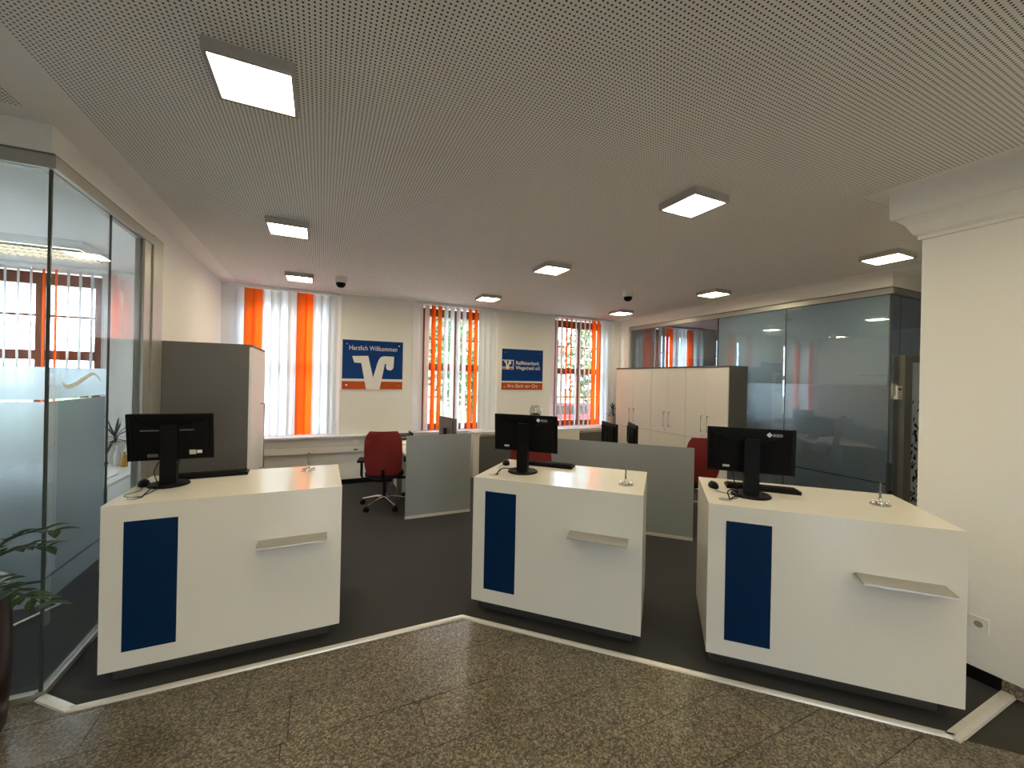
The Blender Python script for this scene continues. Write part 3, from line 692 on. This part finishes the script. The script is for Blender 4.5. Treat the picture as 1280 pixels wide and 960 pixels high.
# window bench, ducts
t = thing('cable_duct', 'white cable duct below the closed blind on the window wall', 'cable duct', (-1.2, YB, 0))
bx('upper_channel', 0, 2.55, -.07, -.0, .62, .748, M_DUCT, t, .004); bx('lower_channel', 0, 2.55, -.085, 0, .515, .615, M_DUCT, t, .004)
bx('socket', 1.66, 1.74, -.078, -.069, .645, .705, M_WHITE, t, .003); bx('socket', 1.67, 1.73, -.09, -.084, .535, .56, M_GREYCAB, t)
bx('cover_board', 0, 2.55, -.13, 0, .749, .772, M_SILL, t, .003)
def sideboard(x0, x1, label, front, top_m=M_SILL):
    t = thing('window_sideboard', label, 'sideboard', (x0, 6.60, 0), 0, 'low units under the windows'); W = x1-x0
    bx('worktop', 0, W-.001, -.02, .285, .745, .775, top_m, t, .003)
    bx('carcass', .0, W-.001, .0, .285, 0, .744, M_WHITECAB, t)
    n_ = len(front); q = W/n_
    for i, f in enumerate(front):
        d = bx('front_panel', i*q+.002, (i+1)*q-.002, -.018, -.001, .04, .69 if f == 'g' else .735, M_GREYCAB if f == 'g' else M_WHITECAB, t, .002)
        if f == 'g': bx('pull_rail', i*q+.02, (i+1)*q-.02, -.022, -.001, .70, .725, M_STEEL, t)
sideboard(2.36, 2.47, 'narrow white end panel of the window bench', 'w')
sideboard(2.47, 4.00, 'dark grey low unit with pale top behind the middle counter', 'gg')
sideboard(4.00, 4.52, 'white low unit below the rightmost open blind', 'w')
sideboard(4.52, 5.16, 'dark grey low unit under the rightmost window', 'g')
sideboard(5.16, 5.72, 'white low unit with grey top in the corner by the cupboards', 'w', M_GREYCAB)

# ------------------------------------------------------------------ signs
VLOGO = [(.16, .675), (.415, .69), (.505, .235), (.50, .235), (.565, .535), (.59, .62), (.62, .672), (.67, .694), (.845, .694), (.843, .60), (.838, .47), (.825, .432), (.795, .405), (.76, .405), (.728, .42), (.712, .455), (.713, .53), (.692, .54), (.61, 0), (.39, 0), (.305, .54), (.195, .545)]
VLOGO = [(.16, .675), (.415, .69), (.500, .245), (.565, .535), (.59, .62), (.62, .672), (.67, .694), (.845, .694), (.843, .60), (.838, .47), (.825, .432), (.795, .405), (.76, .405), (.728, .42), (.712, .455), (.713, .53), (.692, .54), (.61, 0), (.39, 0), (.305, .54), (.195, .545)]
def logo(parent, x0, z0, W, Hh, y, m):
    bm = NB(); f = bm.faces.new([bm.verts.new((x0+u*W, y, z0+v*Hh)) for u, v in VLOGO]); f.normal_update(); bmesh.ops.triangulate(bm, faces=[f]); return obj('logo_mark', bm, m, parent)
def bolts(t, W, Hh):
    for x in (.07, W-.07):
        for z in (.07, Hh-.075):
            bm = NB(); tube(bm, [(x, -.012, z), (x, -.019, z)], .008, 10); obj('screw_cap', bm, M_CHROME, t)
W, Hh = .935, .79
t = thing('wall_sign', 'large blue welcome sign with big white emblem over orange band', 'sign', (.277, YB-.004, 1.482))
bx('backing', 0, W, -.012, 0, 0, Hh, M_PWHITE, t)
bx('blue_field', .006, W-.006, -.0125, -.0118, .172, Hh-.008, M_PBLUE, t); bx('orange_band', .006, W-.006, -.0125, -.0118, .006, .132, M_PORANGE, t)
logo(t, 0, 0.002, W, Hh*.985, -.0132, M_PWHITE); bolts(t, W, Hh)
obj('lettering', text_bm('Herzlich Willkommen', .105, lambda x, y: (.10+x, -.0132, .625+y), xs=.79), M_PWHITE, t)
W, Hh = .87, .765
t = thing('wall_sign', 'smaller blue company name sign with little emblem and orange slogan band', 'sign', (2.985, YB-.004, 1.497))
bx('backing', 0, W, -.012, 0, 0, Hh, M_PWHITE, t)
bx('blue_field', .006, W-.006, -.0125, -.0118, .165, Hh-.006, M_PBLUE, t); bx('orange_band', .006, W-.006, -.0125, -.0118, .004, .135, M_PORANGE, t)
bx('emblem_frame', .01, .245, -.0131, -.0125, .38, .555, M_PWHITE, t); bx('emblem_blue', .012, .23, -.0136, -.0131, .425, .54, M_PBLUE, t); bx('emblem_orange', .012, .23, -.0136, -.0131, .388, .412, M_PORANGE, t)
logo(t, .02, .385, .205, .15/.7, -.0140, M_PWHITE); bolts(t, W, Hh)
obj('lettering', text_bm('Raiffeisenbank', .094, lambda x, y: (.29+x, -.0132, .475+y), xs=.92, bold=.0014), M_PWHITE, t)
obj('lettering', text_bm('Wegscheid eG', .094, lambda x, y: (.29+x, -.0132, .383+y), xs=.92, bold=.0014), M_PWHITE, t)
obj('slogan', text_bm('... Ihre Bank vor Ort', .098, lambda x, y: (.035+x, -.0132, .042+y), .25, xs=.88), M_PWHITE, t)

# ------------------------------------------------------------------ office chairs
def office_chair(loc, rz, label, back_h=.56):
    """faces +Y in its own frame"""
    t = thing('office_chair', label, 'chair', loc, rz, 'red office chairs')
    bm = NB(); n_, m_ = 10, 8; grid = []
    for i in range(n_+1):
        v = i/n_; z = .50+v*back_h-.04; half = .215+.012*math.sin(PI*v)-.05*(max(0, v-.80)/.2)**2-.03*max(0, .15-v)/.15
        row = []
        for j in range(m_+1):
            u = -1+2*j/m_; row.append((u*half, -.20-.07*v+.05*math.sin(PI*v*.9)*0-.035*(1-u*u)-.03*math.sin(v*2.2), z))
        grid.append(row)
    fr_ = [[bm.verts.new(p) for p in r] for r in grid]; bk = [[bm.verts.new((p[0], p[1]-.022, p[2])) for p in r] for r in grid]
    for i in range(n_):
        for j in range(m_):
            bm.faces.new((fr_[i][j], fr_[i][j+1], fr_[i+1][j+1], fr_[i+1][j])); bm.faces.new((bk[i][j], bk[i+1][j], bk[i+1][j+1], bk[i][j+1]))
    for i in range(n_):
        for j in (0, m_): bm.faces.new((fr_[i][j], fr_[i+1][j], bk[i+1][j], bk[i][j]))
    for j in range(m_):
        for i in (0, n_): bm.faces.new((fr_[i][j], fr_[i][j+1], bk[i][j+1], bk[i][j]))
    obj('backrest', bm, M_RED, t, True, bevel=.006)
    bm = NB(); tube(bm, [(0, -.1, .40), (0, -.24, .42), (0, -.262, .47), (0, -.272, .54)], .022, 8); obj('back_frame', bm, M_BLACK, t, True)
    bm = NB(); lathe(bm, [(0, .395), (.85, .395), (.98, .41), (1, .44), (.95, .468), (.7, .482), (0, .485)], 28, sx=.245, sy=.245); obj('seat', bm, M_SEAT, t, True)
    bm = NB(); box(bm, -.10, .10, -.12, .12, .345, .396); obj('mechanism', bm, M_BLACK, t, bevel=.01)
    for s in (-1, 1):
        bm = NB(); tube(bm, [(s*.12, -.02, .375), (s*.27, -.02, .375), (s*.285, -.02, .42), (s*.285, -.02, .60)], .017, 8); a = obj('armrest_post', bm, M_BLACK, t, True)
        bm = NB(); box(bm, s*.285-.045, s*.285+.045, -.13, .13, .60, .625); obj('arm_pad', bm, M_BLACK, a, bevel=.01)
    bm = NB(); tube(bm, [(0, 0, .10), (0, 0, .35)], .024, 12); obj('gas_column', bm, M_BLACK, t, True)
    for k in range(5):
        a = 2*PI*k/5+.227; dx, dy = math.cos(a), math.sin(a)
        bm = NB(); tube(bm, [(0, 0, .125), (dx*.10, dy*.10, .125), (dx*.30, dy*.30, .078)], .021, 8, .012); l_ = obj('leg', bm, M_CHROME, t, True)
        bm = NB()
        for s in (-.016, .016):
            ox, oy = -dy*s+dx*.30, dx*s+dy*.30; tube(bm, [(ox-dy*-.009, oy+dx*-.009, .029), (ox-dy*.009, oy+dx*.009, .029)], .028, 14)
        tube(bm, [(dx*.30, dy*.30, .03), (dx*.30, dy*.30, .075)], .009, 8)
        obj('caster', bm, M_BLACKM, l_, True)
    return t
ch = office_chair((.77, 5.55, 0), math.radians(-12), 'red-backed office chair with chrome star base beside the left desk screen')
dup(ch, (4.42, 3.86, 0), math.radians(-20), 'red office chair half hidden behind the monitor on the right counter', 'red office chairs')
dup(ch, (1.80, 3.60, 0), math.radians(135), 'red office chair almost hidden behind the monitor on the middle counter', 'red office chairs')

# ------------------------------------------------------------------ desk screens and desks
def screen(p, q, label):
    p, q = Vector((*p, 0)), Vector((*q, 0)); d = q-p; L_ = d.length; rz = math.atan2(d.y, d.x)
    t = thing('desk_screen', label, 'privacy screen', p, rz, 'satin glass desk screens')
    bx('glass_panel', 0, L_, -.006, .006, .03, .995, M_SCRGLASS, t); bx('foot_rail', 0, L_, -.014, .014, 0, .032, M_KERB, t)
    bm = NB()
    for x in (.25, L_-.25): tube(bm, [(x, .006, .70), (x, .05, .70)], .014, 10)
    obj('spacer', bm, M_STEEL, t)
screen((.928, 4.95), (1.745, 4.95), 'grey satin glass screen in front of the left desk, beside the red chair')
screen((2.36, 4.44), (3.648, 3.152), 'long grey satin glass screen behind the middle counter')
def desk(loc, rz, W, D, label, ped=True):
    t = thing('office_desk', label, 'desk', loc, rz, 'white office desks')
    bx('desktop', 0, W, 0, D, .715, .74, M_WHITECAB, t, .003)
    for x in (.05, W-.05):
        for y in (.08, D-.08):
            bm = NB(); tube(bm, [(x, y, 0), (x, y, .715)], .022, 10); obj('leg', bm, M_ALUD, t)
    if ped:
        pd = bx('pedestal', .08, .48, D-.62, D-.06, .04, .60, M_WHITECAB, t, .003)
        for z in (.06, .24, .42): bx('drawer_front', .085, .475, D-.635, D-.621, z, z+.165, M_WHITECAB, pd)
    return t
desk((.96, 5.03, 0), 0, .77, .82, 'white desk behind the left satin glass screen', False)
desk((.96+.0, 5.86, 0), 0, 1.0, .72, 'white side desk by the window wall next to the red chair', True)
desk((2.47, 4.49, 0), -PI/4, 1.45, .80, 'white desk behind the long satin glass screen', False)
def back_monitor(loc, rz, label, pale=False):
    t = thing('monitor', label, 'monitor', loc, rz, 'monitors on the rear desks')
    bx('display_panel', -.25, .25, -.012, .012, .10, .40, M_GREYCAB if pale else M_BLACK, t, .004)
    bx('rear_cover', -.2, .2, -.035, -.012, .14, .36, M_GREYCAB if pale else M_BLACKM, t, .006)
    bx('stand', -.04, .04, -.05, -.02, .01, .25, M_BLACK, t, .004)
    bm = NB(); lathe(bm, [(0, 0), (.11, 0), (.11, .008), (0, .014)], 24); obj('base', bm, M_BLACK, t, True)
back_monitor((1.62, 5.60, .741), math.radians(-80), 'dark grey monitor standing above the left satin screen', True)
back_monitor((3.50, 4.40, .741), math.radians(-106), 'black monitor showing above the long satin screen, left of the pair')
back_monitor((3.72, 4.20, .741), math.radians(-119), 'monitor seen edge-on above the long satin screen, right of the pair')
def organiser(loc, rz, label):
    t = thing('letter_tray', label, 'letter tray', loc, rz)
    for z in (0, .07): bx('tray', -.13, .13, -.17, .17, z+.001, z+.012, M_BLACK, t)
    for x in (-.13, .125): bx('side', x, x+.006, -.17, .17, .0, .12, M_BLACK, t)
organiser((1.12, 6.30, .741), 0, 'black letter tray on the side desk behind the red chair')
tag(bx('paper_stack', -.11, .11, -.15, .15, 0, .02, M_PAPER, None, 0), 'stack of white paper on the side desk behind the red chair', 'paper').location = (1.16, 5.98, .741)
o = tag(bx('paper_stack', -.10, .10, -.075, .075, 0, .03, M_PAPER), 'white papers on the desk behind the long satin screen', 'paper'); o.location = (3.925, 4.01, .741); o.rotation_euler.z = -.8
t = thing('telephone', 'black desk telephone behind the long satin screen', 'telephone', (2.965, 4.56, .741), -.8)
bm = NB(); prism(bm, [(-.1, 0), (.1, 0), (.1, .07), (-.1, .025)], -.1, .1, 'x'); obj('body', bm, M_BLACK, t, bevel=.004)
bm = NB(); tube(bm, [(-.07, -.08, .06), (-.07, 0, .085), (-.07, .09, .085)], .018, 8); obj('handset', bm, M_BLACKM, t, True)

# ------------------------------------------------------------------ plants
def leaf_bm(base, d, L_, W_, droop=.3, n_=5, up=Vector((0, 0, 1))):
    bm = NB(); d = Vector(d).normalized(); s = d.cross(up); s = s.normalized() if s.length > 1e-3 else Vector((1, 0, 0)); prev = None
    for i in range(n_+1):
        q = i/n_; c = Vector(base)+d*L_*q+Vector((0, 0, -droop*L_*q*q)); wv = W_*math.sin(PI*min(1, .08+q*.92))**.8*.5+.0008
        lift = Vector((0, 0, wv*.25))
        row = (bm.verts.new(c-s*wv+lift), bm.verts.new(c), bm.verts.new(c+s*wv+lift))
        if prev:
            for k in (0, 1): bm.faces.new((prev[k], prev[k+1], row[k+1], row[k]))
        prev = row
    bmesh.ops.solidify(bm, geom=bm.faces[:], thickness=.0012); return bm
# planter with arching leafy stems at the left edge
t = thing('potted_plant', 'leafy green plant in a tall dark brown planter at the left edge', 'plant', (-1.483, 2.66, 0))
bm = NB(); lathe(bm, [(0, 0), (.165, 0), (.185, .05), (.20, .3), (.196, .6), (.185, .70), (.165, .70), (.16, .66), (0, .66)], 40); obj('planter', bm, M_POTB, t, True)
bm = NB(); lathe(bm, [(.160, .70), (.187, .70), (.19, .712), (.185, .722), (.164, .722), (.158, .71)], 40); obj('planter_rim', bm, M_RIM, t, True)
bm = NB(); lathe(bm, [(0, .66), (.158, .66), (.158, .675), (0, .68)], 24); obj('soil', bm, M_SOIL, t, True)
R = random.Random(3)
stems = [((.06, -.03), (.37, -.12, .31)), ((.07, -.06), (.36, -.30, .12)), ((.05, .0), (.30, -.02, .20)), ((.02, -.09), (.10, -.40, .34)), ((-.04, -.05), (-.22, -.28, .42)), ((-.08, .02), (-.36, -.08, .30)), ((.0, .02), (.03, .0, .48)), ((.09, -.02), (.34, -.20, .02))]
for (bx0, by0), (ex, ey, ez) in stems:
    p0 = Vector((bx0, by0, .67)); p2 = Vector((bx0+ex*.95, by0+ey, .67+ez)); p1 = p0+Vector((ex*.30, ey*.3, ez*.75+.10))
    curve = [p0*(1-q)**2+p1*2*q*(1-q)+p2*q*q for q in [i/10 for i in range(11)]]
    bm = NB(); tube(bm, curve, .006, 6, .002); st = obj('stem', bm, M_STEM, t, True)
    for i in range(2, 11):
        d = (curve[i]-curve[i-1]).normalized(); sd = d.cross(Vector((0, 0, 1))).normalized()
        for s in (-1, 1):
            if curve[i].y > .12 and s > 0: continue
            dirv = d*.75+sd*s*.75+Vector((0, 0, R.uniform(-.1, .5)))
            L_ = R.uniform(.06, .095)
            obj('leaf', leaf_bm(curve[i], dirv, L_, L_*.42, .25, 4), M_LEAF, st)
# spiky plant in the corner
def spiky(loc, label, h=.17, n_=26, pot=M_POTW, L_=.2):
    t = thing('potted_plant', label, 'plant', loc)
    bm = NB(); lathe(bm, [(0, 0), (.062, 0), (.085, .2), (.09, .215), (.078, .215), (.074, .19), (0, .19)], 24); obj('pot', bm, pot, t, True)
    bm = NB(); tube(bm, [(0, 0, .18), (.004, 0, .20+h*.6)], .012, 8); obj('stem', bm, M_BARK, t, True)
    for i in range(n_):
        a = i*2.4; el = -.35+1.75*(i/n_); d = (math.cos(a)*math.cos(el), math.sin(a)*math.cos(el), math.sin(el))
        obj('leaf', leaf_bm((0, 0, .20+h*.6*(.5+.5*i/n_)), d, L_*R.uniform(.8, 1.15), .022, .35*math.cos(el)), M_LEAFD, t)
    return t
spiky((5.37, 6.655, .776), 'spiky green plant in a pale pot in the corner by the cupboards', .22, 34, M_POTW, .18)
t = thing('glass_vase', 'round clear glass vase on the window bench behind the middle monitor', 'vase', (3.62, 6.72, .776))
bm = NB(); lathe(bm, [(.0, .0), (.05, .0), (.055, .006), (.012, .012), (.010, .16), (.03, .18), (.095, .24), (.115, .31), (.10, .39), (.075, .44), (.072, .44), (.096, .39), (.11, .31), (.09, .245), (.0, .20)], 28); obj('glass', bm, M_CLEARP, t, True)
bm = NB(); lathe(bm, [(0, .205), (.085, .25), (.10, .275), (.06, .295), (0, .30)], 20); obj('pebbles', bm, M_BARK, t, True)

# ------------------------------------------------------------------ left office contents
desk((-2.75, 4.52, 0), 0, 1.14, 1.35, 'white desk with clutter in the left office', False)
t = spiky((-1.95, 5.62, .741), 'thin-leaved plant in a pale pot on the left office desk', .12, 22, M_POTW, .26)
def bottle(loc, m, label, h=.16, r=.028):
    t = thing('bottle', label, 'bottle', loc); bm = NB(); lathe(bm, [(0, 0), (r, 0), (r, h*.6), (r*.4, h*.78), (r*.38, h*.95), (0, h*.95)], 16); obj('body', bm, m, t, True)
    bm = NB(); lathe(bm, [(0, h*.95), (r*.45, h*.95), (r*.45, h), (0, h)], 12); obj('cap', bm, M_WHITE, t, True)
bottle((-1.78, 5.35, .741), M_AMBER, 'amber bottle on the left office desk beside the monitor'); bottle((-1.86, 5.42, .741), M_BOTTLE, 'pale bottle on the left office desk', .2)
tag(bx('notepad', -.1, .1, -.14, .14, 0, .012, M_PAPER), 'white notepad on the left office desk', 'notepad').location = (-1.80, 4.85, .741)
tag(bx('folder', -.16, .16, -.11, .11, 0, .03, M_BLACK), 'black folder on the left office desk', 'folder').location = (-2.12, 5.4, .741)
t = thing('louvre_lamp', 'long ceiling lamp with louvre grid in the left office', 'ceiling lamp', (-2.95, 5.74, ZC))
bx('housing', -.78, .78, -.27, .27, -.075, -.002, M_WHITE, t, .004)
bx('tube_field', -.74, .74, -.23, .23, -.079, -.0755, M_LAMP2, t)
bm = NB()
for i in range(26): box(bm, -.74+i*.0592-.002, -.74+i*.0592+.002, -.23, .23, -.10, -.08)
for y in (-.23, -.08, .08, .23): box(bm, -.75, .75, y-.006, y+.006, -.104, -.08)
obj('louvre_grid', bm, M_ALU, t)
t = thing('visitor_chair', 'chrome visitor chair behind the frosted film in the left office', 'chair', (-2.0, 3.95, 0), math.radians(150))
for s in (-1, 1):
    bm = NB(); tube(bm, [(s*.24, -.22, .85), (s*.24, -.18, .45), (s*.24, .22, .45), (s*.24, .25, .40), (s*.24, .22, .012), (s*.24, -.24, .012)], .011, 8); obj('side_frame', bm, M_CHROME, t, True)
bm = NB(); tube(bm, [(-.24, -.24, .012), (.24, -.24, .012)], .011, 8); obj('floor_bar', bm, M_CHROME, t)
bx('seat', -.23, .23, -.2, .22, .45, .50, M_SEAT, t, .012); bx('backrest', -.23, .23, -.25, -.21, .52, .88, M_SEAT, t, .012)

# socket on the right wall
t = thing('wall_socket', 'white double power socket low on the right wall', 'socket', (XR, 1.0, .33))
bx('plate', -.010, 0, -.04, .04, -.04, .04, M_WHITE, t, .003)
bm = NB(); tube(bm, [(-.0095, 0, 0), (-.012, 0, 0)], .024, 20); obj('rim', bm, M_WHITE, t)
bm = NB(); tube(bm, [(-.0118, 0, 0), (-.0124, 0, 0)], .019, 20); obj('insert', bm, M_ALU, t)

# right office: a dark table so the room reads as furnished
t = thing('meeting_table', 'dark table dimly visible behind the right office glass', 'table', (7.4, 4.3, 0))
bx('table_top', -.9, .9, -.45, .45, .715, .745, M_GREYCAB, t, .004)
for x in (-.8, .8):
    for y in (-.36, .36): bx('leg', x-.03, x+.03, y-.03, y+.03, 0, .715, M_ALUD, t)

# ------------------------------------------------------------------ outside
struct(flat('forecourt', [(-60, -3.7, -.1), (-60, -60, -.1), (60, -60, -.1), (60, -3.7, -.1)], M_ASPH), 'paved forecourt in front of the entrance')
struct(flat('ground', [(-60, 7.45, -.6), (60, 7.45, -.6), (60, 90, -.6), (-60, 90, -.6)], M_GRASS), 'lawn outside the windows')
struct(flat('bounce_strip', [(-60, 7.45, -.59), (60, 7.45, -.59), (60, 11.5, -.59), (-60, 11.5, -.59)], mat('bounce_pale', (.48, .46, .42), .9, noise=(3, .1))), 'pale strip added outside the windows to bounce daylight inside')  # added reflector: bright ground that sends daylight up to the ceiling
struct(flat('street', [(-60, 13, -.58), (60, 13, -.58), (60, 19, -.58), (-60, 19, -.58)], M_ASPH), 'street outside the windows')
def tree(loc, h, r, label, seed):
    R2 = random.Random(seed); t = thing('tree', label, 'tree', loc, 0, 'trees outside the windows')
    bm = NB(); tube(bm, [(0, 0, 0), (.1, 0, h*.35), (0, .1, h*.6)], .16, 8, .07); obj('trunk', bm, M_BARK, t)
    bm = NB()
    for i in range(2200):
        while True:
            p = Vector((R2.uniform(-1, 1), R2.uniform(-1, 1), R2.uniform(-1, 1)))
            if .3 < p.length < 1: break
        p = Vector((p.x*r, p.y*r, h*.62+p.z*h*.40)); a = Vector((R2.uniform(-1, 1), R2.uniform(-1, 1), R2.uniform(-1, 1))).normalized(); b_ = a.orthogonal().normalized(); s = R2.uniform(.08, .16)
        bm.faces.new([bm.verts.new(p+a*s), bm.verts.new(p+b_*s*.6), bm.verts.new(p-a*s), bm.verts.new(p-b_*s*.6)])
    f = obj('foliage', bm, M_TREE, t); f['kind'] = 'stuff'
tree((4.4, 15.5-3, -.6), 5.2, 1.7, 'green tree outside behind the middle blind', 1)
tree((9.3, 12.2, -.6), 5.6, 1.6, 'green tree outside behind the right blind', 2)
tree((.4, 21, -.6), 4.2, 1.8, 'green tree far outside behind the closed blind', 3)
tree((-3.3, 22, -.6), 2.6, 1.5, 'low green tree far outside behind the left office window', 4)
def house(loc, W, D, h, label, rz=0):
    t = thing('house', label, 'house', loc, rz, 'houses across the street')
    bx('walls', -W/2, W/2, 0, D, 0, h, M_HOUSE, t)
    bm = NB(); prism(bm, [(-.4, h), (D+.4, h), (D/2, h+D*.42)], -W/2-.3, W/2+.3, 'x'); obj('roof', bm, M_ROOF, t)
    for i in range(int(W/2.2)):
        for z in (.9, 3.2):
            if z+1.2 < h: f = bx('window_frame', -W/2+.7+i*2.2, -W/2+1.7+i*2.2, -.04, .02, z, z+1.2, M_WHITE, t); bx('pane', -W/2+.78+i*2.2, -W/2+1.62+i*2.2, -.045, -.041, z+.08, z+1.12, M_SCREEN, f)
house((12, 27, -.6), 10, 7, 4.2, 'pale house with red roof across the street on the right')
house((-24, 85, -.6), 12, 8, 2.6, 'low house with red roof far behind the left office window')
t = thing('parked_car', 'red parked car outside behind the right blind', 'car', (9.6, 15.0, -.58))
bm = NB(); prism(bm, [(-2, .3), (2, .3), (2, .75), (1.3, .85), (.7, 1.35), (-1.2, 1.35), (-1.8, .85), (-2, .8)], -.8, .8, 'y'); obj('body', bm, M_CARRED, t, bevel=.06)
for x in (-1.25, 1.25):
    for y in (-.78, .62):
        bm = NB(); tube(bm, [(x, y, .32), (x, y+.16, .32)], .32, 18); obj('wheel', bm, M_TYRE, t)
bx('side_window', -1.1, .6, -.815, -.80, .88, 1.25, M_SCREEN, t)
